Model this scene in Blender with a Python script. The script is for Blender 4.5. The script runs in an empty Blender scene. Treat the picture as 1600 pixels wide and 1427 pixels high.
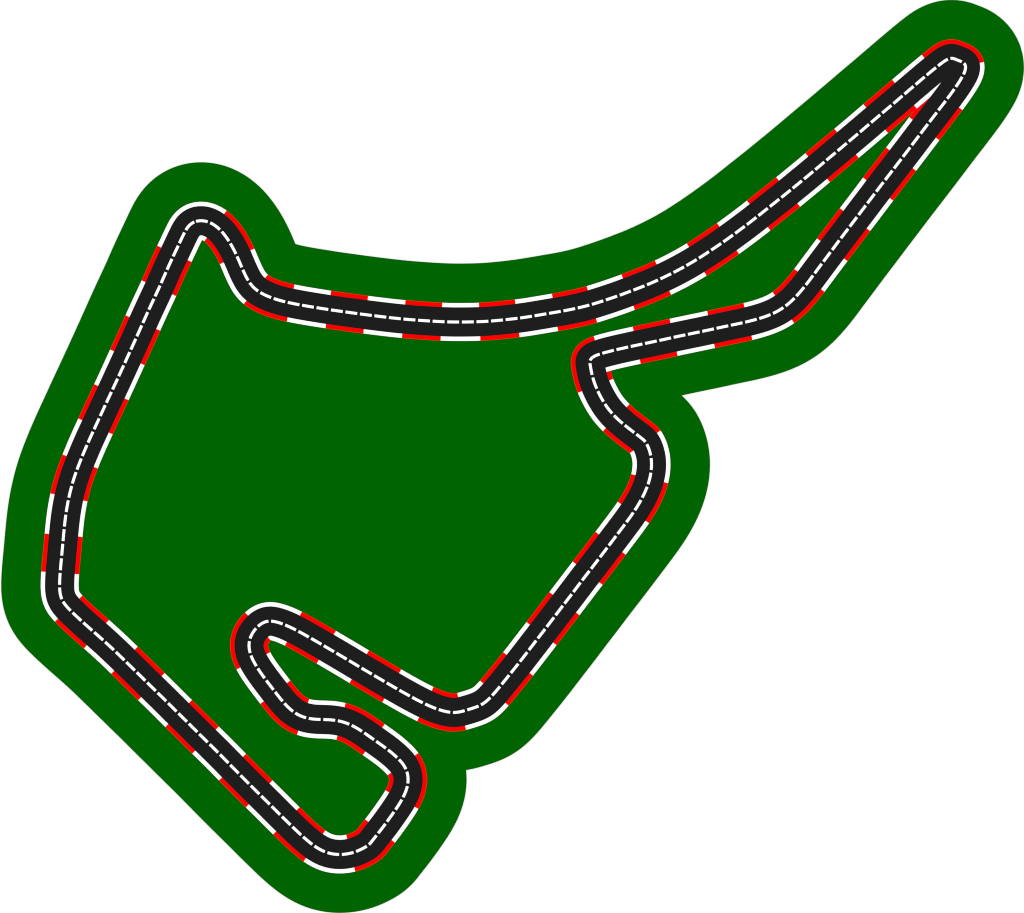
import bpy, bmesh, math
import numpy as np

# ---------------------------------------------------------------- circuit centre line (millimetres on the board)
CENTRE = """
303.46 347.22 301.67 348.08 299.97 349.09 298.36 350.22 296.85 351.49 295.44 352.86 294.13 354.34 292.92 355.91 291.78 357.55 290.71 359.25 289.70 360.99 288.75 362.76
287.82 364.56 286.92 366.36 286.04 368.17 285.16 369.98 284.29 371.79 283.43 373.60 282.57 375.41 281.72 377.22 280.86 379.03 280.01 380.84 279.17 382.65 278.32 384.46
277.47 386.26 276.62 388.07 275.77 389.87 274.92 391.67 274.07 393.47 273.22 395.27 272.37 397.06 271.52 398.86 270.67 400.66 269.82 402.45 268.97 404.25 268.12 406.05
267.28 407.85 266.44 409.64 265.61 411.45 264.77 413.25 263.95 415.05 263.12 416.86 262.31 418.66 261.49 420.47 260.68 422.29 259.88 424.10 259.08 425.91 258.28 427.73
257.49 429.55 256.69 431.37 255.90 433.20 255.10 435.02 254.30 436.85 253.50 438.67 252.70 440.50 251.89 442.33 251.08 444.16 250.27 445.99 249.45 447.82 248.62 449.65
247.79 451.48 246.95 453.31 246.11 455.14 245.27 456.96 244.43 458.79 243.58 460.61 242.73 462.43 241.87 464.26 241.02 466.07 240.17 467.89 239.31 469.71 238.46 471.52
237.61 473.34 236.76 475.15 235.91 476.96 235.06 478.78 234.22 480.59 233.37 482.40 232.53 484.22 231.70 486.03 230.86 487.85 230.03 489.66 229.20 491.48 228.38 493.30
227.56 495.12 226.73 496.95 225.91 498.77 225.10 500.60 224.28 502.42 223.46 504.25 222.65 506.08 221.84 507.91 221.02 509.74 220.21 511.57 219.40 513.40 218.58 515.23
217.77 517.06 216.95 518.88 216.14 520.71 215.32 522.53 214.51 524.36 213.69 526.18 212.87 528.00 212.05 529.82 211.23 531.63 210.41 533.45 209.59 535.26 208.77 537.07
207.95 538.88 207.13 540.69 206.31 542.50 205.49 544.30 204.67 546.11 203.84 547.92 203.02 549.73 202.20 551.54 201.37 553.35 200.55 555.16 199.72 556.98 198.89 558.80
198.06 560.62 197.23 562.45 196.40 564.27 195.56 566.10 194.72 567.94 193.88 569.77 193.04 571.61 192.20 573.45 191.36 575.29 190.51 577.13 189.67 578.97 188.82 580.81
187.98 582.65 187.14 584.49 186.29 586.32 185.45 588.15 184.61 589.98 183.77 591.80 182.93 593.62 182.09 595.44 181.25 597.25 180.42 599.07 179.58 600.88 178.74 602.69
177.90 604.49 177.06 606.30 176.22 608.11 175.38 609.91 174.53 611.72 173.69 613.52 172.85 615.33 172.00 617.13 171.16 618.93 170.32 620.73 169.48 622.53 168.64 624.33
167.80 626.13 166.96 627.92 166.13 629.72 165.30 631.51 164.47 633.30 163.64 635.10 162.81 636.89 161.98 638.68 161.15 640.48 160.32 642.27 159.49 644.08 158.66 645.88
157.83 647.69 157.00 649.51 156.16 651.32 155.32 653.15 154.48 654.98 153.64 656.81 152.79 658.64 151.95 660.48 151.10 662.32 150.25 664.17 149.39 666.01 148.54 667.85
147.69 669.70 146.84 671.54 145.99 673.38 145.14 675.22 144.29 677.06 143.44 678.90 142.60 680.74 141.76 682.57 140.93 684.41 140.10 686.24 139.27 688.07 138.45 689.90
137.64 691.74 136.83 693.57 136.02 695.40 135.22 697.24 134.43 699.07 133.64 700.91 132.85 702.74 132.07 704.58 131.29 706.42 130.52 708.26 129.75 710.11 128.99 711.95
128.23 713.80 127.47 715.64 126.72 717.49 125.97 719.34 125.23 721.19 124.49 723.05 123.76 724.90 123.04 726.75 122.33 728.61 121.62 730.47 120.92 732.32 120.23 734.18
119.56 736.04 118.89 737.91 118.23 739.77 117.58 741.64 116.95 743.51 116.33 745.39 115.71 747.27 115.11 749.16 114.52 751.05 113.95 752.94 113.38 754.85 112.83 756.75
112.29 758.67 111.76 760.59 111.24 762.52 110.73 764.46 110.24 766.40 109.75 768.35 109.28 770.30 108.82 772.26 108.37 774.23 107.93 776.19 107.50 778.17 107.08 780.14
106.67 782.12 106.28 784.11 105.89 786.09 105.52 788.07 105.16 790.06 104.81 792.04 104.47 794.03 104.14 796.01 103.83 797.99 103.52 799.97 103.23 801.95 102.94 803.93
102.67 805.91 102.40 807.88 102.15 809.86 101.90 811.83 101.66 813.81 101.43 815.78 101.20 817.76 100.99 819.74 100.77 821.73 100.56 823.71 100.36 825.70 100.16 827.70
99.97 829.69 99.77 831.69 99.58 833.69 99.39 835.69 99.21 837.70 99.02 839.70 98.84 841.71 98.66 843.72 98.47 845.73 98.29 847.74 98.11 849.75 97.93 851.76
97.75 853.76 97.56 855.77 97.38 857.77 97.20 859.77 97.01 861.77 96.83 863.77 96.64 865.77 96.46 867.76 96.27 869.75 96.08 871.74 95.90 873.73 95.71 875.72
95.52 877.70 95.34 879.69 95.15 881.68 94.97 883.67 94.79 885.66 94.62 887.65 94.45 889.64 94.28 891.64 94.12 893.64 93.97 895.64 93.83 897.63 93.70 899.64
93.58 901.64 93.48 903.64 93.39 905.64 93.31 907.64 93.24 909.64 93.20 911.64 93.17 913.64 93.16 915.63 93.18 917.63 93.25 919.62 93.36 921.62 93.53 923.61
93.76 925.59 94.06 927.56 94.45 929.52 94.93 931.45 95.50 933.35 96.18 935.22 96.97 937.05 97.86 938.83 98.85 940.57 99.92 942.25 101.07 943.89 102.28 945.48
103.54 947.03 104.85 948.54 106.19 950.03 107.55 951.48 108.93 952.92 110.33 954.34 111.75 955.74 113.18 957.13 114.61 958.51 116.04 959.89 117.48 961.26 118.92 962.63
120.37 963.99 121.82 965.34 123.27 966.69 124.73 968.04 126.19 969.39 127.66 970.73 129.13 972.07 130.60 973.41 132.08 974.74 133.57 976.08 135.06 977.41 136.56 978.74
138.06 980.07 139.56 981.40 141.07 982.73 142.59 984.05 144.10 985.38 145.62 986.71 147.14 988.05 148.66 989.38 150.18 990.71 151.70 992.04 153.21 993.38 154.72 994.71
156.23 996.05 157.73 997.39 159.23 998.72 160.73 1000.06 162.21 1001.40 163.70 1002.74 165.18 1004.08 166.65 1005.43 168.12 1006.77 169.58 1008.12 171.03 1009.47 172.48 1010.81
173.93 1012.16 175.37 1013.52 176.81 1014.87 178.24 1016.22 179.67 1017.58 181.10 1018.94 182.52 1020.30 183.94 1021.66 185.35 1023.03 186.77 1024.39 188.18 1025.76 189.59 1027.13
191.01 1028.50 192.42 1029.88 193.83 1031.25 195.24 1032.63 196.65 1034.01 198.07 1035.40 199.48 1036.78 200.90 1038.17 202.32 1039.56 203.74 1040.95 205.16 1042.34 206.59 1043.74
208.01 1045.14 209.44 1046.54 210.88 1047.94 212.31 1049.35 213.75 1050.75 215.19 1052.16 216.63 1053.57 218.07 1054.98 219.52 1056.40 220.96 1057.81 222.41 1059.23 223.85 1060.64
225.30 1062.06 226.74 1063.48 228.18 1064.90 229.63 1066.32 231.07 1067.73 232.51 1069.15 233.95 1070.56 235.39 1071.98 236.83 1073.39 238.27 1074.80 239.70 1076.20 241.14 1077.60
242.57 1079.00 244.00 1080.40 245.43 1081.80 246.86 1083.19 248.29 1084.58 249.71 1085.98 251.14 1087.37 252.56 1088.76 253.98 1090.15 255.40 1091.55 256.82 1092.95 258.23 1094.35
259.65 1095.75 261.06 1097.16 262.48 1098.57 263.89 1099.98 265.30 1101.40 266.72 1102.81 268.13 1104.23 269.55 1105.65 270.97 1107.07 272.38 1108.48 273.81 1109.90 275.23 1111.31
276.65 1112.72 278.08 1114.13 279.50 1115.53 280.93 1116.94 282.36 1118.34 283.79 1119.74 285.22 1121.14 286.65 1122.54 288.08 1123.94 289.50 1125.34 290.93 1126.74 292.35 1128.15
293.77 1129.55 295.19 1130.96 296.60 1132.37 298.02 1133.78 299.44 1135.19 300.85 1136.60 302.27 1138.02 303.68 1139.43 305.10 1140.85 306.52 1142.26 307.94 1143.68 309.36 1145.09
310.79 1146.51 312.22 1147.92 313.65 1149.34 315.08 1150.75 316.51 1152.16 317.95 1153.57 319.38 1154.99 320.82 1156.40 322.26 1157.81 323.69 1159.22 325.13 1160.63 326.57 1162.04
328.00 1163.45 329.44 1164.86 330.87 1166.26 332.30 1167.67 333.72 1169.08 335.15 1170.49 336.57 1171.90 337.99 1173.31 339.40 1174.71 340.81 1176.12 342.22 1177.53 343.62 1178.94
345.02 1180.35 346.41 1181.75 347.81 1183.16 349.20 1184.57 350.59 1185.98 351.97 1187.39 353.36 1188.80 354.74 1190.21 356.13 1191.62 357.51 1193.03 358.90 1194.45 360.28 1195.86
361.67 1197.28 363.06 1198.70 364.46 1200.12 365.85 1201.54 367.25 1202.96 368.66 1204.39 370.07 1205.81 371.48 1207.24 372.89 1208.67 374.31 1210.11 375.73 1211.54 377.16 1212.98
378.59 1214.41 380.02 1215.85 381.45 1217.28 382.88 1218.72 384.31 1220.15 385.74 1221.58 387.17 1223.01 388.60 1224.44 390.03 1225.87 391.45 1227.29 392.87 1228.71 394.29 1230.12
395.71 1231.53 397.12 1232.94 398.54 1234.34 399.95 1235.74 401.36 1237.14 402.77 1238.54 404.19 1239.93 405.60 1241.32 407.01 1242.71 408.42 1244.09 409.83 1245.48 411.25 1246.87
412.66 1248.25 414.07 1249.65 415.49 1251.04 416.90 1252.44 418.32 1253.84 419.74 1255.24 421.15 1256.65 422.57 1258.06 423.99 1259.48 425.41 1260.90 426.83 1262.32 428.25 1263.75
429.68 1265.18 431.10 1266.60 432.52 1268.03 433.95 1269.46 435.38 1270.88 436.81 1272.31 438.23 1273.73 439.66 1275.14 441.09 1276.56 442.52 1277.96 443.95 1279.37 445.38 1280.77
446.81 1282.17 448.24 1283.56 449.67 1284.95 451.09 1286.34 452.52 1287.73 453.94 1289.11 455.36 1290.50 456.79 1291.88 458.21 1293.26 459.64 1294.63 461.07 1296.01 462.50 1297.38
463.94 1298.75 465.38 1300.11 466.83 1301.48 468.29 1302.83 469.75 1304.19 471.23 1305.54 472.71 1306.88 474.20 1308.22 475.71 1309.55 477.22 1310.87 478.75 1312.18 480.29 1313.48
481.84 1314.76 483.40 1316.04 484.97 1317.29 486.56 1318.53 488.17 1319.75 489.79 1320.94 491.43 1322.11 493.08 1323.24 494.76 1324.34 496.46 1325.41 498.18 1326.43 499.93 1327.41
501.70 1328.35 503.49 1329.23 505.31 1330.06 507.16 1330.83 509.03 1331.55 510.93 1332.20 512.84 1332.80 514.78 1333.33 516.74 1333.80 518.71 1334.20 520.69 1334.55 522.68 1334.83
524.69 1335.05 526.69 1335.20 528.71 1335.30 530.72 1335.33 532.73 1335.31 534.74 1335.22 536.75 1335.08 538.75 1334.88 540.74 1334.63 542.73 1334.31 544.71 1333.95 546.67 1333.53
548.63 1333.05 550.57 1332.53 552.50 1331.95 554.41 1331.33 556.31 1330.65 558.19 1329.93 560.06 1329.16 561.90 1328.35 563.72 1327.51 565.51 1326.63 567.29 1325.71 569.04 1324.76
570.77 1323.76 572.51 1322.69 574.27 1321.50 575.97 1320.20 577.54 1318.81 578.94 1317.37 580.18 1315.89 581.34 1314.40 582.51 1312.89 583.68 1311.38 584.87 1309.86 586.07 1308.33
587.28 1306.80 588.50 1305.25 589.72 1303.71 590.94 1302.15 592.17 1300.59 593.39 1299.03 594.62 1297.46 595.84 1295.89 597.06 1294.31 598.27 1292.72 599.49 1291.13 600.70 1289.53
601.90 1287.92 603.10 1286.30 604.29 1284.68 605.48 1283.05 606.67 1281.42 607.85 1279.78 609.02 1278.14 610.19 1276.50 611.35 1274.86 612.52 1273.21 613.67 1271.57 614.82 1269.92
615.96 1268.27 617.10 1266.62 618.23 1264.98 619.34 1263.32 620.45 1261.67 621.54 1260.01 622.62 1258.35 623.68 1256.68 624.73 1254.99 625.75 1253.30 626.76 1251.59 627.75 1249.86
628.72 1248.11 629.65 1246.35 630.56 1244.56 631.43 1242.75 632.27 1240.92 633.06 1239.07 633.80 1237.20 634.50 1235.31 635.13 1233.40 635.71 1231.47 636.21 1229.53 636.65 1227.58
637.00 1225.61 637.28 1223.64 637.47 1221.66 637.58 1219.67 637.59 1217.69 637.51 1215.71 637.34 1213.74 637.06 1211.77 636.69 1209.82 636.23 1207.88 635.66 1205.97 635.00 1204.07
634.23 1202.19 633.38 1200.35 632.44 1198.56 631.41 1196.81 630.31 1195.13 629.14 1193.49 627.91 1191.91 626.62 1190.38 625.29 1188.89 623.91 1187.43 622.51 1186.00 621.07 1184.60
619.63 1183.22 618.16 1181.86 616.69 1180.53 615.20 1179.21 613.70 1177.91 612.19 1176.63 610.66 1175.36 609.12 1174.11 607.56 1172.88 605.98 1171.66 604.40 1170.45 602.80 1169.25
601.20 1168.05 599.58 1166.87 597.96 1165.69 596.34 1164.51 594.70 1163.34 593.07 1162.18 591.43 1161.01 589.79 1159.85 588.14 1158.68 586.50 1157.52 584.86 1156.35 583.22 1155.19
581.58 1154.03 579.94 1152.87 578.30 1151.71 576.67 1150.55 575.03 1149.40 573.39 1148.25 571.76 1147.10 570.12 1145.97 568.47 1144.84 566.82 1143.73 565.17 1142.63 563.50 1141.55
561.83 1140.48 560.15 1139.44 558.45 1138.41 556.74 1137.42 555.02 1136.44 553.27 1135.50 551.50 1134.59 549.72 1133.71 547.91 1132.86 546.08 1132.05 544.24 1131.27 542.37 1130.54
540.49 1129.85 538.59 1129.20 536.68 1128.59 534.76 1128.03 532.82 1127.52 530.87 1127.05 528.91 1126.63 526.95 1126.26 524.97 1125.93 522.99 1125.65 521.00 1125.41 519.01 1125.20
517.01 1125.03 515.01 1124.89 513.00 1124.78 510.99 1124.69 508.98 1124.62 506.97 1124.56 504.95 1124.50 502.94 1124.45 500.93 1124.39 498.91 1124.32 496.90 1124.24 494.90 1124.13
492.89 1124.00 490.90 1123.83 488.90 1123.63 486.92 1123.39 484.94 1123.10 482.98 1122.76 481.03 1122.37 479.09 1121.92 477.18 1121.41 475.28 1120.84 473.40 1120.21 471.54 1119.52
469.71 1118.76 467.91 1117.94 466.14 1117.05 464.39 1116.10 462.68 1115.09 461.00 1114.02 459.35 1112.90 457.74 1111.73 456.16 1110.50 454.61 1109.24 453.10 1107.93 451.61 1106.58
450.16 1105.19 448.73 1103.77 447.32 1102.33 445.94 1100.86 444.58 1099.36 443.24 1097.85 441.91 1096.32 440.61 1094.78 439.32 1093.23 438.04 1091.68 436.78 1090.12 435.53 1088.56
434.29 1086.99 433.05 1085.42 431.83 1083.85 430.61 1082.28 429.39 1080.72 428.17 1079.15 426.96 1077.58 425.75 1076.01 424.55 1074.43 423.34 1072.86 422.14 1071.29 420.94 1069.72
419.73 1068.14 418.54 1066.56 417.34 1064.98 416.15 1063.40 414.96 1061.82 413.77 1060.23 412.60 1058.64 411.43 1057.04 410.27 1055.44 409.11 1053.83 407.97 1052.21 406.83 1050.58
405.70 1048.94 404.59 1047.29 403.48 1045.63 402.39 1043.94 401.31 1042.24 400.25 1040.53 399.21 1038.79 398.20 1037.04 397.21 1035.26 396.25 1033.47 395.33 1031.65 394.46 1029.82
393.62 1027.96 392.84 1026.09 392.12 1024.20 391.46 1022.28 390.87 1020.36 390.36 1018.42 389.92 1016.47 389.58 1014.51 389.33 1012.55 389.18 1010.58 389.14 1008.62 389.19 1006.66
389.36 1004.72 389.63 1002.79 390.00 1000.87 390.48 998.98 391.06 997.11 391.74 995.27 392.51 993.46 393.38 991.68 394.33 989.94 395.37 988.23 396.49 986.57 397.70 984.94
398.98 983.35 400.34 981.81 401.76 980.31 403.25 978.89 404.79 977.53 406.40 976.27 408.06 975.10 409.77 974.06 411.52 973.14 413.32 972.35 415.17 971.72 417.05 971.23
418.97 970.91 420.91 970.73 422.88 970.71 424.86 970.82 426.84 971.06 428.82 971.40 430.78 971.83 432.72 972.32 434.65 972.86 436.55 973.44 438.44 974.05 440.31 974.70
442.17 975.39 444.01 976.10 445.85 976.84 447.68 977.61 449.49 978.41 451.31 979.22 453.11 980.06 454.92 980.91 456.72 981.78 458.51 982.67 460.31 983.58 462.10 984.50
463.89 985.43 465.68 986.37 467.47 987.33 469.26 988.29 471.04 989.26 472.82 990.23 474.59 991.21 476.36 992.20 478.13 993.18 479.89 994.17 481.65 995.16 483.39 996.15
485.14 997.14 486.88 998.13 488.61 999.12 490.33 1000.11 492.06 1001.10 493.77 1002.08 495.49 1003.07 497.20 1004.07 498.91 1005.06 500.62 1006.05 502.33 1007.05 504.04 1008.05
505.75 1009.05 507.46 1010.05 509.17 1011.06 510.88 1012.07 512.60 1013.07 514.32 1014.09 516.04 1015.10 517.76 1016.11 519.49 1017.13 521.22 1018.14 522.95 1019.16 524.69 1020.18
526.42 1021.19 528.16 1022.21 529.90 1023.23 531.63 1024.25 533.37 1025.27 535.10 1026.29 536.84 1027.32 538.57 1028.34 540.30 1029.37 542.02 1030.39 543.75 1031.42 545.47 1032.45
547.19 1033.48 548.91 1034.51 550.62 1035.54 552.34 1036.57 554.05 1037.60 555.77 1038.63 557.48 1039.66 559.20 1040.69 560.92 1041.72 562.64 1042.74 564.36 1043.77 566.08 1044.79
567.80 1045.81 569.53 1046.83 571.25 1047.84 572.98 1048.86 574.70 1049.87 576.43 1050.88 578.15 1051.89 579.88 1052.90 581.60 1053.91 583.32 1054.92 585.04 1055.93 586.77 1056.93
588.49 1057.94 590.21 1058.95 591.93 1059.96 593.66 1060.97 595.38 1061.98 597.11 1062.99 598.84 1064.00 600.58 1065.01 602.31 1066.03 604.05 1067.04 605.79 1068.06 607.54 1069.07
609.28 1070.09 611.03 1071.11 612.78 1072.12 614.53 1073.13 616.28 1074.14 618.03 1075.15 619.78 1076.16 621.53 1077.16 623.28 1078.16 625.03 1079.16 626.77 1080.15 628.52 1081.14
630.26 1082.12 632.00 1083.10 633.74 1084.07 635.47 1085.04 637.21 1086.00 638.94 1086.95 640.68 1087.90 642.41 1088.85 644.14 1089.79 645.88 1090.72 647.62 1091.65 649.36 1092.57
651.10 1093.49 652.85 1094.40 654.60 1095.30 656.36 1096.20 658.13 1097.09 659.90 1097.98 661.68 1098.85 663.47 1099.72 665.27 1100.58 667.08 1101.43 668.90 1102.26 670.73 1103.08
672.57 1103.89 674.41 1104.68 676.27 1105.45 678.14 1106.20 680.02 1106.92 681.91 1107.62 683.81 1108.30 685.71 1108.94 687.63 1109.56 689.56 1110.14 691.50 1110.69 693.45 1111.19
695.40 1111.66 697.36 1112.08 699.33 1112.45 701.30 1112.78 703.28 1113.05 705.26 1113.26 707.24 1113.39 709.21 1113.43 711.19 1113.38 713.16 1113.24 715.13 1113.01 717.10 1112.71
719.06 1112.33 721.02 1111.90 722.98 1111.42 724.93 1110.90 726.87 1110.35 728.82 1109.78 730.76 1109.20 732.71 1108.61 734.65 1108.02 736.60 1107.41 738.53 1106.78 740.46 1106.14
742.37 1105.47 744.27 1104.77 746.14 1104.02 747.99 1103.23 749.81 1102.38 751.59 1101.47 753.34 1100.49 755.04 1099.44 756.71 1098.32 758.33 1097.14 759.90 1095.89 761.42 1094.58
762.91 1093.23 764.35 1091.83 765.76 1090.41 767.15 1088.97 768.52 1087.52 769.87 1086.05 771.20 1084.58 772.51 1083.09 773.82 1081.60 775.11 1080.09 776.39 1078.58 777.67 1077.06
778.94 1075.54 780.20 1074.00 781.47 1072.46 782.73 1070.92 784.00 1069.37 785.26 1067.81 786.53 1066.26 787.79 1064.70 789.05 1063.14 790.31 1061.58 791.57 1060.03 792.83 1058.47
794.09 1056.92 795.34 1055.36 796.60 1053.81 797.84 1052.26 799.09 1050.72 800.33 1049.17 801.57 1047.63 802.81 1046.09 804.04 1044.55 805.27 1043.01 806.49 1041.47 807.71 1039.93
808.93 1038.39 810.15 1036.84 811.36 1035.30 812.57 1033.75 813.79 1032.20 815.00 1030.65 816.21 1029.09 817.42 1027.53 818.64 1025.96 819.85 1024.39 821.07 1022.81 822.29 1021.23
823.52 1019.64 824.74 1018.05 825.97 1016.46 827.20 1014.86 828.44 1013.26 829.67 1011.65 830.91 1010.05 832.15 1008.44 833.38 1006.83 834.62 1005.23 835.86 1003.62 837.09 1002.02
838.32 1000.42 839.55 998.82 840.78 997.22 842.01 995.62 843.24 994.03 844.46 992.44 845.69 990.85 846.91 989.26 848.13 987.67 849.35 986.09 850.57 984.50 851.80 982.91
853.02 981.33 854.24 979.74 855.46 978.15 856.68 976.56 857.90 974.97 859.12 973.37 860.34 971.78 861.56 970.18 862.77 968.59 863.99 966.99 865.20 965.40 866.41 963.80
867.62 962.21 868.83 960.61 870.04 959.02 871.24 957.43 872.45 955.84 873.65 954.25 874.86 952.66 876.06 951.08 877.27 949.50 878.48 947.92 879.68 946.34 880.89 944.76
882.10 943.19 883.31 941.61 884.52 940.04 885.73 938.47 886.94 936.90 888.15 935.32 889.36 933.75 890.57 932.17 891.78 930.59 892.98 929.01 894.19 927.43 895.39 925.84
896.60 924.25 897.80 922.66 899.01 921.06 900.21 919.47 901.42 917.87 902.62 916.27 903.83 914.67 905.05 913.07 906.26 911.47 907.48 909.86 908.70 908.26 909.92 906.66
911.14 905.06 912.37 903.47 913.60 901.87 914.83 900.27 916.07 898.68 917.30 897.08 918.54 895.49 919.77 893.89 921.00 892.30 922.24 890.71 923.47 889.12 924.70 887.52
925.93 885.93 927.16 884.34 928.39 882.75 929.61 881.16 930.84 879.57 932.06 877.98 933.28 876.39 934.49 874.80 935.71 873.21 936.92 871.62 938.14 870.03 939.35 868.44
940.56 866.85 941.76 865.26 942.97 863.67 944.17 862.08 945.38 860.49 946.58 858.90 947.78 857.31 948.98 855.72 950.19 854.13 951.39 852.54 952.59 850.95 953.79 849.36
954.99 847.77 956.19 846.18 957.39 844.59 958.59 843.00 959.80 841.41 961.00 839.82 962.20 838.23 963.40 836.64 964.61 835.05 965.81 833.46 967.01 831.87 968.22 830.28
969.42 828.68 970.62 827.09 971.82 825.49 973.02 823.90 974.22 822.30 975.41 820.70 976.60 819.10 977.79 817.50 978.98 815.89 980.16 814.28 981.33 812.67 982.50 811.06
983.67 809.45 984.82 807.83 985.97 806.20 987.11 804.58 988.24 802.94 989.36 801.31 990.47 799.67 991.57 798.02 992.65 796.36 993.73 794.70 994.79 793.02 995.84 791.34
996.88 789.65 997.90 787.94 998.91 786.23 999.90 784.50 1000.88 782.76 1001.84 781.01 1002.79 779.25 1003.71 777.47 1004.62 775.68 1005.52 773.88 1006.39 772.06 1007.23 770.23
1008.06 768.40 1008.86 766.55 1009.64 764.68 1010.39 762.81 1011.11 760.93 1011.81 759.04 1012.47 757.14 1013.10 755.23 1013.70 753.31 1014.26 751.38 1014.79 749.44 1015.28 747.49
1015.73 745.53 1016.14 743.57 1016.52 741.59 1016.85 739.61 1017.14 737.61 1017.39 735.62 1017.60 733.61 1017.76 731.61 1017.88 729.61 1017.95 727.61 1017.97 725.61 1017.94 723.62
1017.86 721.64 1017.72 719.66 1017.54 717.69 1017.30 715.73 1017.01 713.78 1016.66 711.84 1016.26 709.92 1015.80 708.01 1015.29 706.11 1014.73 704.23 1014.11 702.37 1013.43 700.52
1012.68 698.68 1011.86 696.83 1010.94 694.98 1009.93 693.15 1008.80 691.38 1007.57 689.74 1006.22 688.24 1004.77 686.88 1003.24 685.62 1001.70 684.36 1000.14 683.12 998.57 681.89
996.98 680.66 995.38 679.44 993.78 678.23 992.17 677.01 990.56 675.80 988.96 674.58 987.36 673.36 985.76 672.14 984.16 670.91 982.57 669.68 980.99 668.44 979.41 667.19
977.84 665.94 976.27 664.68 974.72 663.41 973.17 662.13 971.64 660.84 970.12 659.54 968.62 658.23 967.13 656.90 965.67 655.55 964.22 654.19 962.79 652.81 961.38 651.41
959.99 649.99 958.63 648.55 957.28 647.10 955.96 645.62 954.67 644.13 953.40 642.62 952.15 641.09 950.94 639.55 949.74 637.98 948.57 636.39 947.43 634.77 946.31 633.13
945.21 631.45 944.13 629.75 943.07 628.03 942.03 626.29 941.00 624.53 940.00 622.77 939.02 621.00 938.06 619.22 937.13 617.43 936.21 615.64 935.32 613.84 934.45 612.03
933.61 610.22 932.80 608.40 932.01 606.57 931.25 604.73 930.51 602.88 929.80 601.03 929.12 599.16 928.47 597.29 927.85 595.41 927.25 593.52 926.68 591.62 926.14 589.71
925.63 587.79 925.14 585.86 924.69 583.92 924.25 581.97 923.85 580.01 923.47 578.04 923.11 576.07 922.76 574.07 922.40 572.04 922.06 569.98 921.81 567.92 921.75 565.88
922.02 563.94 922.74 562.14 923.89 560.53 925.34 559.13 926.96 557.92 928.64 556.90 930.35 556.05 932.09 555.31 933.86 554.66 935.67 554.03 937.51 553.42 939.38 552.83
941.28 552.25 943.20 551.69 945.14 551.14 947.09 550.61 949.05 550.09 951.02 549.57 952.99 549.07 954.96 548.57 956.94 548.08 958.91 547.60 960.89 547.13 962.87 546.66
964.84 546.20 966.82 545.75 968.79 545.30 970.76 544.85 972.73 544.41 974.69 543.98 976.65 543.54 978.61 543.11 980.56 542.68 982.52 542.26 984.46 541.84 986.41 541.41
988.35 540.99 990.30 540.58 992.24 540.16 994.18 539.75 996.13 539.33 998.07 538.92 1000.02 538.51 1001.97 538.10 1003.92 537.70 1005.87 537.29 1007.83 536.88 1009.78 536.48
1011.74 536.07 1013.71 535.67 1015.67 535.26 1017.63 534.85 1019.59 534.44 1021.55 534.03 1023.51 533.62 1025.46 533.20 1027.42 532.79 1029.37 532.37 1031.31 531.95 1033.26 531.52
1035.20 531.10 1037.14 530.67 1039.08 530.25 1041.02 529.82 1042.96 529.39 1044.89 528.97 1046.83 528.54 1048.77 528.11 1050.70 527.69 1052.64 527.27 1054.58 526.85 1056.52 526.43
1058.47 526.01 1060.41 525.60 1062.36 525.18 1064.31 524.77 1066.26 524.36 1068.21 523.95 1070.17 523.55 1072.12 523.14 1074.08 522.73 1076.04 522.33 1078.01 521.92 1079.97 521.52
1081.94 521.12 1083.90 520.71 1085.87 520.31 1087.84 519.90 1089.81 519.50 1091.78 519.09 1093.75 518.68 1095.72 518.27 1097.70 517.86 1099.67 517.44 1101.64 517.03 1103.61 516.61
1105.58 516.19 1107.55 515.77 1109.52 515.35 1111.49 514.93 1113.46 514.50 1115.43 514.08 1117.39 513.65 1119.36 513.22 1121.32 512.80 1123.29 512.37 1125.25 511.94 1127.22 511.52
1129.18 511.10 1131.14 510.68 1133.11 510.26 1135.07 509.85 1137.03 509.44 1138.99 509.03 1140.95 508.62 1142.91 508.21 1144.87 507.81 1146.83 507.40 1148.79 506.99 1150.75 506.58
1152.70 506.17 1154.65 505.76 1156.60 505.34 1158.55 504.92 1160.50 504.48 1162.44 504.05 1164.38 503.60 1166.32 503.15 1168.26 502.69 1170.20 502.22 1172.14 501.73 1174.07 501.24
1176.00 500.74 1177.93 500.23 1179.86 499.71 1181.79 499.17 1183.72 498.62 1185.64 498.06 1187.56 497.48 1189.47 496.88 1191.38 496.27 1193.28 495.64 1195.17 494.99 1197.06 494.32
1198.93 493.63 1200.79 492.92 1202.64 492.18 1204.48 491.42 1206.31 490.63 1208.12 489.82 1209.92 488.97 1211.71 488.09 1213.49 487.17 1215.26 486.21 1217.01 485.21 1218.75 484.17
1220.47 483.09 1222.17 481.99 1223.85 480.85 1225.51 479.68 1227.14 478.49 1228.75 477.28 1230.32 476.04 1231.87 474.78 1233.39 473.49 1234.89 472.19 1236.36 470.85 1237.81 469.49
1239.24 468.11 1240.65 466.71 1242.04 465.28 1243.41 463.84 1244.76 462.39 1246.10 460.94 1247.43 459.47 1248.74 458.00 1250.04 456.51 1251.32 455.02 1252.60 453.51 1253.87 452.00
1255.13 450.47 1256.38 448.93 1257.63 447.38 1258.87 445.82 1260.10 444.24 1261.33 442.66 1262.56 441.07 1263.78 439.46 1264.99 437.86 1266.20 436.25 1267.41 434.63 1268.62 433.02
1269.82 431.40 1271.03 429.79 1272.22 428.17 1273.42 426.56 1274.61 424.95 1275.81 423.35 1276.99 421.75 1278.18 420.16 1279.37 418.57 1280.55 416.99 1281.73 415.41 1282.91 413.84
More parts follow.
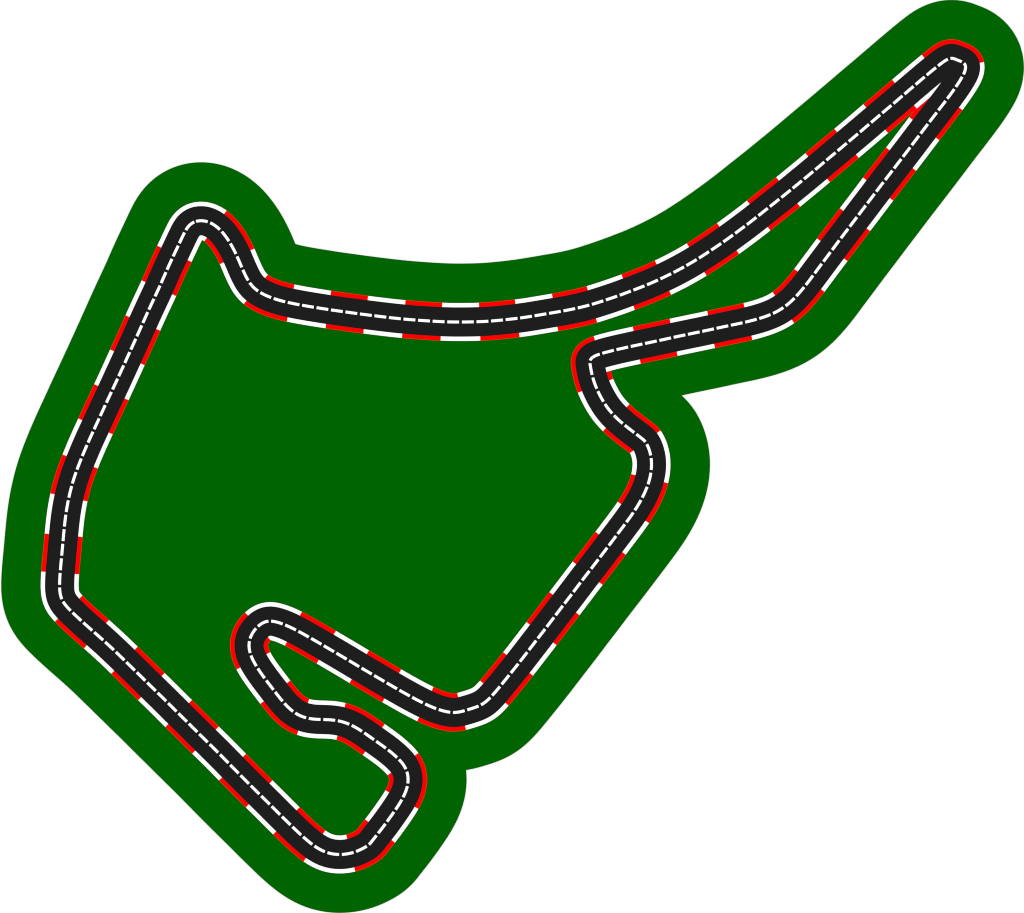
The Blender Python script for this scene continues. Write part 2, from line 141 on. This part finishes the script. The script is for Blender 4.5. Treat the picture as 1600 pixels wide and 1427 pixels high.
1284.08 412.27 1285.26 410.70 1286.43 409.13 1287.61 407.57 1288.78 406.01 1289.95 404.44 1291.13 402.88 1292.30 401.31 1293.48 399.74 1294.66 398.17 1295.84 396.59 1297.02 395.00
1298.20 393.41 1299.39 391.82 1300.58 390.22 1301.77 388.62 1302.97 387.01 1304.17 385.40 1305.38 383.79 1306.58 382.17 1307.79 380.56 1309.01 378.94 1310.22 377.33 1311.44 375.72
1312.66 374.11 1313.88 372.50 1315.10 370.89 1316.32 369.29 1317.55 367.69 1318.77 366.09 1319.98 364.49 1321.20 362.90 1322.41 361.31 1323.63 359.71 1324.84 358.12 1326.04 356.53
1327.25 354.94 1328.45 353.35 1329.65 351.76 1330.85 350.17 1332.05 348.57 1333.25 346.98 1334.45 345.39 1335.65 343.79 1336.85 342.20 1338.06 340.60 1339.27 339.00 1340.48 337.40
1341.69 335.80 1342.90 334.20 1344.12 332.60 1345.34 331.00 1346.55 329.40 1347.77 327.80 1348.99 326.20 1350.21 324.60 1351.42 323.00 1352.63 321.40 1353.85 319.80 1355.06 318.21
1356.27 316.61 1357.47 315.01 1358.68 313.42 1359.88 311.82 1361.09 310.23 1362.29 308.64 1363.49 307.04 1364.70 305.45 1365.91 303.86 1367.11 302.26 1368.32 300.67 1369.53 299.08
1370.74 297.48 1371.95 295.89 1373.17 294.29 1374.39 292.70 1375.60 291.11 1376.82 289.51 1378.05 287.92 1379.27 286.32 1380.49 284.73 1381.72 283.13 1382.94 281.54 1384.16 279.94
1385.39 278.35 1386.61 276.76 1387.84 275.17 1389.06 273.58 1390.28 271.99 1391.50 270.40 1392.72 268.82 1393.94 267.24 1395.15 265.65 1396.37 264.07 1397.58 262.49 1398.80 260.91
1400.01 259.33 1401.22 257.76 1402.44 256.18 1403.65 254.60 1404.87 253.02 1406.08 251.44 1407.30 249.85 1408.52 248.27 1409.73 246.69 1410.95 245.10 1412.18 243.51 1413.40 241.92
1414.62 240.33 1415.84 238.74 1417.06 237.15 1418.28 235.55 1419.49 233.96 1420.71 232.36 1421.92 230.77 1423.13 229.17 1424.34 227.57 1425.55 225.98 1426.76 224.38 1427.96 222.79
1429.16 221.20 1430.36 219.60 1431.57 218.01 1432.76 216.42 1433.96 214.83 1435.16 213.24 1436.36 211.65 1437.56 210.06 1438.77 208.48 1439.97 206.89 1441.17 205.30 1442.38 203.72
1443.59 202.13 1444.80 200.55 1446.01 198.96 1447.22 197.37 1448.44 195.79 1449.65 194.20 1450.87 192.61 1452.09 191.02 1453.32 189.43 1454.54 187.84 1455.77 186.25 1456.99 184.66
1458.22 183.06 1459.45 181.47 1460.68 179.88 1461.91 178.28 1463.14 176.69 1464.37 175.09 1465.60 173.50 1466.82 171.90 1468.05 170.30 1469.28 168.71 1470.50 167.11 1471.72 165.51
1472.94 163.91 1474.16 162.31 1475.38 160.71 1476.59 159.11 1477.80 157.50 1479.01 155.90 1480.21 154.29 1481.41 152.68 1482.61 151.08 1483.80 149.46 1484.99 147.85 1486.17 146.23
1487.35 144.61 1488.52 142.98 1489.69 141.35 1490.85 139.71 1492.00 138.07 1493.14 136.43 1494.27 134.78 1495.39 133.12 1496.50 131.46 1497.60 129.79 1498.68 128.11 1499.75 126.42
1500.80 124.70 1501.84 122.97 1502.87 121.21 1503.88 119.43 1504.88 117.62 1505.82 115.75 1506.67 113.83 1507.40 111.88 1507.98 109.92 1508.40 107.97 1508.62 106.06 1508.60 104.22
1508.26 102.47 1507.52 100.83 1506.35 99.33 1504.77 98.00 1502.92 96.87 1500.95 95.94 1498.96 95.17 1497.00 94.45 1495.08 93.71 1493.19 92.96 1491.34 92.24 1489.50 91.68
1487.66 91.38 1485.82 91.40 1483.95 91.74 1482.06 92.36 1480.16 93.19 1478.28 94.15 1476.49 95.19 1474.81 96.30 1473.23 97.44 1471.66 98.60 1470.10 99.78 1468.54 100.97
1466.98 102.19 1465.43 103.41 1463.87 104.65 1462.32 105.90 1460.76 107.15 1459.21 108.41 1457.66 109.67 1456.12 110.94 1454.57 112.21 1453.03 113.48 1451.49 114.76 1449.95 116.04
1448.42 117.32 1446.88 118.60 1445.35 119.89 1443.82 121.18 1442.29 122.47 1440.76 123.76 1439.23 125.06 1437.71 126.35 1436.18 127.65 1434.66 128.95 1433.13 130.25 1431.61 131.55
1430.08 132.84 1428.56 134.14 1427.04 135.44 1425.52 136.74 1424.00 138.04 1422.48 139.34 1420.96 140.63 1419.45 141.93 1417.94 143.22 1416.43 144.52 1414.93 145.81 1413.42 147.10
1411.92 148.39 1410.43 149.68 1408.93 150.97 1407.43 152.26 1405.94 153.54 1404.45 154.83 1402.95 156.12 1401.45 157.40 1399.95 158.68 1398.45 159.97 1396.95 161.25 1395.44 162.54
1393.93 163.82 1392.41 165.11 1390.89 166.39 1389.37 167.68 1387.84 168.96 1386.31 170.25 1384.78 171.54 1383.25 172.83 1381.72 174.13 1380.18 175.42 1378.64 176.72 1377.11 178.01
1375.57 179.31 1374.03 180.61 1372.50 181.91 1370.96 183.22 1369.43 184.52 1367.90 185.83 1366.36 187.14 1364.83 188.44 1363.30 189.75 1361.77 191.06 1360.25 192.36 1358.72 193.67
1357.19 194.98 1355.67 196.28 1354.14 197.59 1352.62 198.89 1351.09 200.20 1349.57 201.50 1348.04 202.80 1346.52 204.10 1344.99 205.39 1343.46 206.69 1341.94 207.98 1340.41 209.28
1338.88 210.57 1337.35 211.86 1335.82 213.15 1334.29 214.44 1332.76 215.73 1331.23 217.02 1329.70 218.31 1328.18 219.61 1326.65 220.90 1325.12 222.19 1323.59 223.48 1322.06 224.77
1320.54 226.06 1319.01 227.35 1317.49 228.64 1315.96 229.93 1314.43 231.22 1312.91 232.51 1311.38 233.79 1309.85 235.07 1308.32 236.35 1306.79 237.63 1305.27 238.91 1303.74 240.19
1302.21 241.46 1300.68 242.74 1299.15 244.01 1297.62 245.29 1296.09 246.57 1294.56 247.85 1293.04 249.13 1291.51 250.41 1289.98 251.69 1288.46 252.98 1286.93 254.27 1285.40 255.55
1283.88 256.85 1282.35 258.14 1280.83 259.43 1279.30 260.72 1277.77 262.01 1276.24 263.31 1274.71 264.60 1273.18 265.89 1271.65 267.18 1270.11 268.46 1268.58 269.75 1267.04 271.03
1265.50 272.31 1263.96 273.59 1262.42 274.86 1260.88 276.14 1259.34 277.41 1257.80 278.68 1256.26 279.95 1254.72 281.21 1253.18 282.48 1251.64 283.75 1250.10 285.01 1248.55 286.27
1247.01 287.54 1245.47 288.80 1243.92 290.07 1242.37 291.34 1240.82 292.60 1239.28 293.87 1237.72 295.14 1236.17 296.40 1234.62 297.67 1233.06 298.94 1231.51 300.20 1229.95 301.46
1228.39 302.72 1226.84 303.98 1225.28 305.24 1223.72 306.49 1222.16 307.74 1220.60 308.99 1219.04 310.23 1217.48 311.47 1215.92 312.70 1214.37 313.94 1212.81 315.17 1211.25 316.40
1209.69 317.63 1208.13 318.86 1206.57 320.10 1205.01 321.33 1203.45 322.56 1201.89 323.80 1200.33 325.04 1198.77 326.28 1197.20 327.53 1195.64 328.77 1194.07 330.02 1192.50 331.28
1190.93 332.53 1189.36 333.78 1187.78 335.04 1186.21 336.29 1184.62 337.54 1183.04 338.80 1181.46 340.05 1179.87 341.30 1178.28 342.55 1176.68 343.79 1175.09 345.04 1173.49 346.27
1171.89 347.51 1170.29 348.74 1168.68 349.96 1167.08 351.19 1165.47 352.40 1163.86 353.61 1162.26 354.82 1160.65 356.02 1159.04 357.22 1157.44 358.41 1155.83 359.60 1154.23 360.79
1152.62 361.97 1151.02 363.15 1149.42 364.33 1147.82 365.50 1146.21 366.67 1144.61 367.84 1143.01 369.01 1141.40 370.17 1139.80 371.33 1138.19 372.49 1136.57 373.65 1134.95 374.80
1133.33 375.95 1131.70 377.10 1130.06 378.25 1128.42 379.39 1126.78 380.54 1125.13 381.68 1123.47 382.81 1121.81 383.95 1120.14 385.08 1118.47 386.21 1116.80 387.34 1115.12 388.47
1113.44 389.60 1111.76 390.72 1110.08 391.84 1108.40 392.96 1106.72 394.07 1105.03 395.18 1103.35 396.29 1101.66 397.39 1099.97 398.49 1098.28 399.58 1096.59 400.66 1094.90 401.74
1093.20 402.81 1091.51 403.87 1089.81 404.93 1088.11 405.98 1086.40 407.01 1084.70 408.05 1082.99 409.07 1081.28 410.09 1079.57 411.10 1077.85 412.10 1076.13 413.09 1074.41 414.08
1072.69 415.06 1070.96 416.03 1069.23 417.00 1067.49 417.96 1065.75 418.92 1064.01 419.87 1062.26 420.81 1060.50 421.75 1058.74 422.68 1056.98 423.60 1055.20 424.52 1053.42 425.43
1051.64 426.34 1049.85 427.25 1048.05 428.14 1046.25 429.04 1044.45 429.92 1042.64 430.81 1040.83 431.68 1039.01 432.56 1037.20 433.42 1035.38 434.29 1033.56 435.15 1031.74 436.00
1029.93 436.85 1028.11 437.69 1026.29 438.53 1024.46 439.35 1022.64 440.18 1020.81 440.99 1018.98 441.80 1017.14 442.60 1015.30 443.39 1013.45 444.17 1011.60 444.94 1009.74 445.70
1007.88 446.46 1006.01 447.21 1004.14 447.95 1002.27 448.68 1000.40 449.41 998.52 450.13 996.65 450.85 994.78 451.57 992.91 452.28 991.04 452.99 989.17 453.70 987.31 454.41
985.45 455.12 983.60 455.82 981.74 456.53 979.89 457.23 978.03 457.92 976.17 458.62 974.31 459.31 972.45 460.00 970.58 460.68 968.71 461.36 966.83 462.03 964.95 462.70
963.06 463.36 961.16 464.02 959.26 464.67 957.36 465.32 955.45 465.97 953.55 466.61 951.63 467.25 949.72 467.89 947.81 468.53 945.90 469.16 943.99 469.79 942.08 470.41
940.17 471.03 938.26 471.65 936.35 472.26 934.44 472.86 932.53 473.46 930.62 474.04 928.71 474.62 926.80 475.20 924.88 475.76 922.97 476.31 921.05 476.85 919.13 477.37
917.20 477.89 915.27 478.40 913.34 478.90 911.41 479.38 909.48 479.86 907.54 480.33 905.60 480.78 903.66 481.23 901.72 481.67 899.77 482.10 897.82 482.53 895.87 482.94
893.92 483.35 891.97 483.74 890.01 484.14 888.05 484.52 886.09 484.90 884.12 485.27 882.16 485.63 880.19 485.99 878.22 486.34 876.25 486.69 874.27 487.03 872.30 487.37
870.32 487.71 868.34 488.05 866.36 488.38 864.38 488.72 862.40 489.05 860.42 489.39 858.44 489.72 856.46 490.06 854.48 490.40 852.50 490.73 850.52 491.07 848.54 491.41
846.56 491.75 844.59 492.09 842.61 492.42 840.64 492.76 838.67 493.09 836.69 493.42 834.72 493.75 832.75 494.07 830.78 494.39 828.81 494.70 826.83 495.01 824.86 495.31
822.88 495.61 820.90 495.90 818.92 496.18 816.94 496.46 814.95 496.73 812.97 497.00 810.98 497.26 808.98 497.51 806.99 497.76 804.99 498.00 802.99 498.24 801.00 498.47
799.00 498.70 797.01 498.92 795.01 499.14 793.02 499.36 791.03 499.57 789.04 499.78 787.06 499.99 785.08 500.20 783.10 500.40 781.12 500.59 779.14 500.78 777.16 500.97
775.19 501.15 773.21 501.33 771.23 501.50 769.25 501.66 767.27 501.81 765.28 501.96 763.29 502.10 761.30 502.23 759.31 502.35 757.31 502.46 755.31 502.57 753.31 502.66
751.30 502.75 749.30 502.83 747.29 502.91 745.28 502.97 743.26 503.03 741.25 503.09 739.23 503.13 737.22 503.18 735.20 503.21 733.18 503.25 731.16 503.27 729.15 503.30
727.13 503.32 725.11 503.33 723.09 503.35 721.07 503.36 719.06 503.36 717.04 503.37 715.03 503.36 713.01 503.36 711.00 503.35 708.99 503.33 706.98 503.30 704.97 503.27
702.97 503.23 700.96 503.19 698.96 503.13 696.97 503.07 694.97 503.00 692.97 502.92 690.98 502.84 688.99 502.75 687.00 502.65 685.01 502.55 683.02 502.44 681.03 502.33
679.04 502.22 677.05 502.10 675.06 501.99 673.07 501.87 671.08 501.74 669.09 501.62 667.09 501.49 665.10 501.37 663.11 501.24 661.11 501.11 659.12 500.97 657.13 500.84
655.13 500.70 653.14 500.56 651.15 500.41 649.16 500.26 647.17 500.11 645.18 499.95 643.19 499.80 641.20 499.63 639.21 499.47 637.22 499.30 635.23 499.12 633.25 498.95
631.26 498.77 629.27 498.58 627.29 498.40 625.30 498.20 623.31 498.01 621.32 497.81 619.34 497.61 617.35 497.40 615.36 497.19 613.37 496.97 611.38 496.76 609.40 496.53
607.41 496.31 605.42 496.08 603.43 495.85 601.45 495.61 599.46 495.37 597.47 495.13 595.49 494.89 593.50 494.65 591.51 494.41 589.53 494.16 587.55 493.92 585.56 493.67
583.58 493.42 581.60 493.18 579.62 492.93 577.64 492.68 575.66 492.43 573.68 492.18 571.70 491.93 569.72 491.67 567.74 491.42 565.76 491.16 563.78 490.90 561.79 490.64
559.81 490.37 557.83 490.10 555.84 489.83 553.86 489.56 551.87 489.29 549.88 489.02 547.90 488.74 545.91 488.47 543.92 488.19 541.93 487.92 539.94 487.64 537.95 487.37
535.96 487.09 533.98 486.82 531.99 486.54 530.00 486.26 528.01 485.99 526.02 485.71 524.04 485.43 522.05 485.14 520.06 484.86 518.08 484.57 516.10 484.27 514.11 483.98
512.13 483.68 510.15 483.38 508.17 483.07 506.19 482.76 504.21 482.45 502.24 482.14 500.26 481.83 498.28 481.51 496.31 481.20 494.33 480.88 492.36 480.56 490.39 480.24
488.42 479.92 486.44 479.60 484.47 479.27 482.50 478.94 480.53 478.61 478.56 478.28 476.59 477.94 474.62 477.60 472.65 477.25 470.68 476.90 468.72 476.54 466.75 476.18
464.78 475.81 462.82 475.44 460.86 475.05 458.90 474.66 456.94 474.26 454.98 473.85 453.03 473.44 451.08 473.01 449.14 472.57 447.19 472.12 445.26 471.66 443.32 471.19
441.39 470.70 439.47 470.20 437.55 469.67 435.64 469.14 433.74 468.58 431.84 468.00 429.94 467.40 428.06 466.77 426.18 466.12 424.31 465.45 422.44 464.74 420.59 464.01
418.74 463.24 416.90 462.44 415.07 461.60 413.25 460.73 411.44 459.83 409.65 458.88 407.86 457.89 406.11 456.85 404.39 455.76 402.71 454.62 401.08 453.42 399.50 452.17
397.98 450.87 396.52 449.51 395.11 448.09 393.77 446.61 392.48 445.08 391.24 443.50 390.07 441.87 388.94 440.21 387.87 438.50 386.85 436.77 385.87 435.01 384.92 433.23
384.01 431.44 383.12 429.64 382.24 427.83 381.39 426.02 380.55 424.20 379.72 422.38 378.91 420.55 378.11 418.73 377.32 416.89 376.54 415.06 375.76 413.23 374.99 411.40
374.21 409.57 373.43 407.74 372.65 405.91 371.86 404.08 371.06 402.26 370.24 400.44 369.41 398.63 368.57 396.83 367.71 395.03 366.83 393.24 365.94 391.47 365.02 389.70
364.09 387.94 363.13 386.19 362.16 384.46 361.16 382.73 360.15 381.02 359.12 379.32 358.06 377.63 356.98 375.95 355.88 374.28 354.75 372.63 353.60 370.99 352.42 369.38
351.20 367.78 349.96 366.20 348.68 364.65 347.37 363.12 346.01 361.63 344.62 360.17 343.19 358.75 341.72 357.36 340.20 356.03 338.65 354.74 337.05 353.51 335.42 352.34
333.74 351.23 332.02 350.20 330.27 349.25 328.48 348.38 326.66 347.60 324.80 346.92 322.92 346.34 321.02 345.86 319.09 345.50 317.14 345.26 315.17 345.14 313.19 345.14
311.19 345.26 309.20 345.53 307.24 345.94 305.32 346.50
"""
C = np.array(CENTRE.split(), dtype=float).reshape(-1, 2)
C = np.stack([C[:, 0] - 800.0, 713.5 - C[:, 1]], 1)          # x right, y up, origin at the board's centre
N0 = len(C)


def catmull(n):
    t = np.arange(n) * N0 / n
    i = t.astype(int)
    f = (t - i)[:, None]
    a, b, c, d = (C[(i + k) % N0] for k in (-1, 0, 1, 2))
    return 0.5 * (2 * b + (c - a) * f + (2 * a - 5 * b + 4 * c - d) * f ** 2 + (3 * b - a - 3 * c + d) * f ** 3)


fine = catmull(N0 * 10)
seg = np.linalg.norm(np.roll(fine, -1, 0) - fine, axis=1)
cum = np.concatenate([[0], np.cumsum(seg)])
LEN = cum[-1]
NS = int(round(LEN))                                          # about one sample per millimetre
closed = np.vstack([fine, fine[:1]])


def at(s):
    s = np.asarray(s) % LEN
    return np.stack([np.interp(s, cum, closed[:, k]) for k in (0, 1)], -1)


def normal(s):                                                # points to the outside of the loop
    d = at(np.asarray(s) + 0.8) - at(np.asarray(s) - 0.8)
    d /= np.linalg.norm(d, axis=-1, keepdims=True)
    return np.stack([d[..., 1], -d[..., 0]], -1)


S = np.arange(NS) * LEN / NS
X = at(S)
NRM = normal(S)


def medial(side):
    """largest offset at which each sample is still the closest point of the centre line"""
    m = np.full(NS, 1e6)
    for i in range(NS):
        d = X - X[i]
        dn = d @ (side * NRM[i])
        ok = dn > 1e-4
        if ok.any():
            m[i] = (np.einsum('ij,ij->i', d[ok], d[ok]) / (2 * dn[ok])).min()
    return m


U = (LEN - 3.1) / 219.8            # pattern unit
ROAD = U + 0.08                           # half width of the asphalt
KERB = 1.3 * U - 0.12                   # outer edge of the kerbs
GRASS = 4.0 * U + 0.12                 # outer edge of the grass
LINE = 0.1 * U - 0.12                 # half width of the dashes


def cross(a, b, c, d):
    r, q = b - a, d - c
    den = r[0] * q[1] - r[1] * q[0]
    if abs(den) < 1e-9:
        return None
    w = c - a
    t = (w[0] * q[1] - w[1] * q[0]) / den
    return a + r * t


def offset_loop(side, r, m):
    P = X + side * r * NRM
    good = m >= r - 0.02
    if good.all():
        return P
    start = next(i for i in range(NS) if good[i] and not good[i - 1])
    idx = [(start + k) % NS for k in range(NS)]
    runs, cur = [], []
    for i in idx:
        if good[i]:
            cur.append(i)
        elif cur:
            runs.append(cur)
            cur = []
    if cur:
        runs.append(cur)
    runs = [r_ for r_ in runs if len(r_) > 4]
    out = []
    for a, b in zip(runs, runs[1:] + runs[:1]):
        out += [P[i] for i in a]
        c = cross(P[a[-2]], P[a[-1]], P[b[0]], P[b[1]])
        if c is not None and np.linalg.norm(c - P[a[-1]]) < 6 and np.linalg.norm(c - P[b[0]]) < 6:
            out.append(c)
    keep = [out[0]]
    for p in out[1:]:
        if np.linalg.norm(p - keep[-1]) > 0.15:
            keep.append(p)
    return np.array(keep)


# ---------------------------------------------------------------- scene, materials
scene = bpy.context.scene
col = scene.collection
MM = 0.001


def material(name, colour, vary, scale, bump):
    m = bpy.data.materials.new(name)
    m.use_nodes = True
    nt = m.node_tree
    b = nt.nodes['Principled BSDF']
    b.inputs['Roughness'].default_value = 1.0
    b.inputs['Specular IOR Level'].default_value = 0.0
    geo = nt.nodes.new('ShaderNodeTexCoord')
    noise = nt.nodes.new('ShaderNodeTexNoise')
    noise.inputs['Scale'].default_value = scale
    noise.inputs['Detail'].default_value = 4
    nt.links.new(geo.outputs['Object'], noise.inputs['Vector'])
    ramp = nt.nodes.new('ShaderNodeMapRange')
    ramp.inputs['From Min'].default_value = 0.25
    ramp.inputs['From Max'].default_value = 0.75
    ramp.inputs['To Min'].default_value = 1 - vary
    ramp.inputs['To Max'].default_value = 1 + vary
    nt.links.new(noise.outputs['Fac'], ramp.inputs['Value'])
    mul = nt.nodes.new('ShaderNodeVectorMath')
    mul.operation = 'SCALE'
    mul.inputs[0].default_value = colour
    nt.links.new(ramp.outputs['Result'], mul.inputs['Scale'])
    nt.links.new(mul.outputs['Vector'], b.inputs['Base Color'])
    if bump:
        bp = nt.nodes.new('ShaderNodeBump')
        bp.inputs['Strength'].default_value = bump
        bp.inputs['Distance'].default_value = 0.0003
        nt.links.new(noise.outputs['Fac'], bp.inputs['Height'])
        nt.links.new(bp.outputs['Normal'], b.inputs['Normal'])
    return m


LIGHT = 1.3                         # what the lamp and the room give together on a flat white card
M_white_board = material('white_board', (0.84, 0.84, 0.84), 0.003, 30, 0)
M_grass = material('green_felt', (0.0, 0.1294 / LIGHT, 0.0), 0.004, 160, 0)
M_road = material('black_card', (0.0130 / LIGHT,) * 3, 0.01, 200, 0)
M_red = material('red_paint', (0.84, 0.0, 0.0), 0.003, 60, 0)
M_white = material('white_paint', (0.84, 0.84, 0.84), 0.003, 60, 0)


def tag(o, label=None, category=None, group=None, kind=None):
    for k, v in (('label', label), ('category', category), ('group', group), ('kind', kind)):
        if v:
            o[k] = v


def link(name, bm, mat, parent=None, centre=True):
    me = bpy.data.meshes.new(name)
    bmesh.ops.recalc_face_normals(bm, faces=bm.faces)
    loc = None
    if centre:
        co = np.array([v.co[:] for v in bm.verts])
        loc = (co.min(0) + co.max(0)) / 2
        loc[2] = co[:, 2].min()
        for v in bm.verts:
            v.co.x -= loc[0]
            v.co.y -= loc[1]
            v.co.z -= loc[2]
    bm.to_mesh(me)
    bm.free()
    me.materials.append(mat)
    o = bpy.data.objects.new(name, me)
    col.objects.link(o)
    if parent:
        o.parent = parent
    if loc is not None:
        base = np.zeros(3)                        # the parent chain has no rotation or scale
        p = parent
        while p:
            base += np.array(p.location[:])
            p = p.parent
        o.location = [float(v) for v in loc - base]
    return o


def plate(name, loops, z0, z1, mat, parent=None):
    """a flat slab with the given outlines (the first outside, the others holes)"""
    bm = bmesh.new()
    edges, rings = [], []
    for loop in loops:
        vs = [bm.verts.new((p[0] * MM, p[1] * MM, z1)) for p in loop]
        rings.append(vs)
        edges += [bm.edges.new((vs[i], vs[(i + 1) % len(vs)])) for i in range(len(vs))]
    bmesh.ops.triangle_fill(bm, use_beauty=True, use_dissolve=False, edges=edges)
    for f in bm.faces:
        if f.normal.z < 0:
            f.normal_flip()
    top = list(bm.faces)
    low = {}
    for vs in rings:
        for v in vs:
            low[v] = bm.verts.new((v.co.x, v.co.y, z0))
    for f in top:
        bm.faces.new([low[v] for v in reversed(f.verts)])
    for vs in rings:
        for i in range(len(vs)):
            a, b = vs[i], vs[(i + 1) % len(vs)]
            bm.faces.new((a, low[a], low[b], b))
    return link(name, bm, mat, parent)


def strip(s0, s1, r0, r1, side, z0, z1, fold=False):
    """a block following the centre line from s0 to s1, between the offsets r0 and r1"""
    n = max(2, int(math.ceil((s1 - s0) / 1.0)) + 1)
    s = np.linspace(s0, s1, n)
    p, nn = at(s), normal(s)
    if fold:                                                  # trim where a tight bend would fold the block over itself
        lim = np.full(n, 1e6)
        for i in range(n):
            d = p - p[i]
            dn = d @ (side * nn[i])
            ok = dn > 1e-4
            if ok.any():
                lim[i] = (np.einsum('ij,ij->i', d[ok], d[ok]) / (2 * dn[ok])).min()
        a, b = np.minimum(r0, lim), np.minimum(r1, lim)
    else:
        a, b = np.full(n, r0), np.full(n, r1)
    A, B = p + side * nn * a[:, None], p + side * nn * b[:, None]
    ok = (b - a) > 0.02
    bm = bmesh.new()
    run = []

    def flush(run):
        if len(run) < 2:
            return
        rows = []
        for i in run:
            rows.append([bm.verts.new((q[0] * MM, q[1] * MM, z)) for q, z in
                         ((A[i], z0), (B[i], z0), (B[i], z1), (A[i], z1))])
        for u, v in zip(rows, rows[1:]):
            for k in range(4):
                bm.faces.new((u[k], u[(k + 1) % 4], v[(k + 1) % 4], v[k]))
        bm.faces.new(rows[0])
        bm.faces.new(rows[-1][::-1])

    for i in range(n):
        if ok[i]:
            run.append(i)
        else:
            flush(run)
            run = []
    flush(run)
    if not bm.faces:
        bm.free()
        return None
    return bm


# ---------------------------------------------------------------- the white board and the green base on it
Z_GRASS, Z_KERB, Z_ROAD, Z_LINE = 0.0020, 0.0028, 0.0034, 0.0036

bm = bmesh.new()
bmesh.ops.create_grid(bm, x_segments=1, y_segments=1, size=6.0)
ground = link('ground', bm, M_white_board, centre=False)
tag(ground, 'plain white surface under and around the green track base', kind='structure')

m_out, m_in = medial(1), medial(-1)

circuit = bpy.data.objects.new('race_circuit', None)
circuit.empty_display_size = 0.05
col.objects.link(circuit)
tag(circuit, 'black race circuit with red and white kerbs on a dark green base', 'race track')

road_out, road_in = offset_loop(1, ROAD, m_out), offset_loop(-1, ROAD, m_in)
plate('grass_base', [offset_loop(1, GRASS, m_out)], 0.0, Z_GRASS, M_grass, circuit)
road = plate('road', [road_out, road_in], Z_GRASS, Z_ROAD, M_road, circuit)

# ---------------------------------------------------------------- kerbs: a strip along each edge, red and white blocks on it
Q = 2.6 * U
blocks = []
k = 0
while k * Q < LEN - 1:
    blocks.append([k * Q, min((k + 1) * Q, LEN), k % 2 == 0])
    k += 1
first = blocks.pop(0)                             # the pattern ends in white where it began in white
blocks[-1][1] = LEN + first[1]
for side, mg, edge in ((1, m_out, road_out), (-1, m_in, road_in)):
    rim = offset_loop(side, KERB, mg)
    kerb = plate('kerb', [rim, edge] if side > 0 else [edge, rim], Z_GRASS, Z_KERB - 0.0004, M_red, circuit)
    for n, (a, b, white) in enumerate(blocks):
        zt = Z_KERB + (0.0003 if white else 0.0) + n * 0.000002
        bm = strip(a, b, ROAD, KERB - (0.03 if white else 0), side, Z_KERB - 0.0004, zt, True)
        if bm:
            link('white_block' if white else 'red_block', bm, M_white if white else M_red, kerb)

# ---------------------------------------------------------------- dashed white line down the middle of the road
rest = bmesh.new()
for k in range(220):
    bm = strip(k * U, (k + 0.8) * U, -LINE, LINE, 1, Z_ROAD, Z_LINE)
    if k < 100:
        link('dash', bm, M_white, road)
    else:
        me = bpy.data.meshes.new('scrap')
        bm.to_mesh(me)
        bm.free()
        rest.from_mesh(me)
        bpy.data.meshes.remove(me)
o = link('dashes', rest, M_white, road)
tag(o, kind='stuff')

# ---------------------------------------------------------------- camera straight above
cam = bpy.data.cameras.new('camera')
cam.sensor_fit = 'HORIZONTAL'
cam.sensor_width = 36.0
cam.lens = 200.0
cam.clip_end = 100.0
co = bpy.data.objects.new('camera', cam)
col.objects.link(co)
co.location = (0, 0, Z_ROAD + 1.6 * cam.lens / cam.sensor_width)
scene.camera = co

# ---------------------------------------------------------------- light: white room and one large soft lamp overhead
w = bpy.data.worlds.new('World')
scene.world = w
w.use_nodes = True
bg = w.node_tree.nodes['Background']
bg.inputs['Color'].default_value = (1, 1, 1, 1)
bg.inputs['Strength'].default_value = 0.70
H = 16.0
lamp = bpy.data.lights.new('overhead_lamp', 'AREA')
lamp.shape = 'SQUARE'
lamp.size = 4.0
lamp.energy = 0.60 * math.pi * math.pi * H * H
lo = bpy.data.objects.new('overhead_lamp', lamp)
lo.location = (0, 0, H)
col.objects.link(lo)

scene.cycles.filter_width = 1.1
vs = scene.view_settings
scene.display_settings.display_device = 'sRGB'
vs.view_transform = 'Standard'
vs.look = 'None'
vs.exposure = 0.0
vs.gamma = 1.0
vs.use_curve_mapping = False
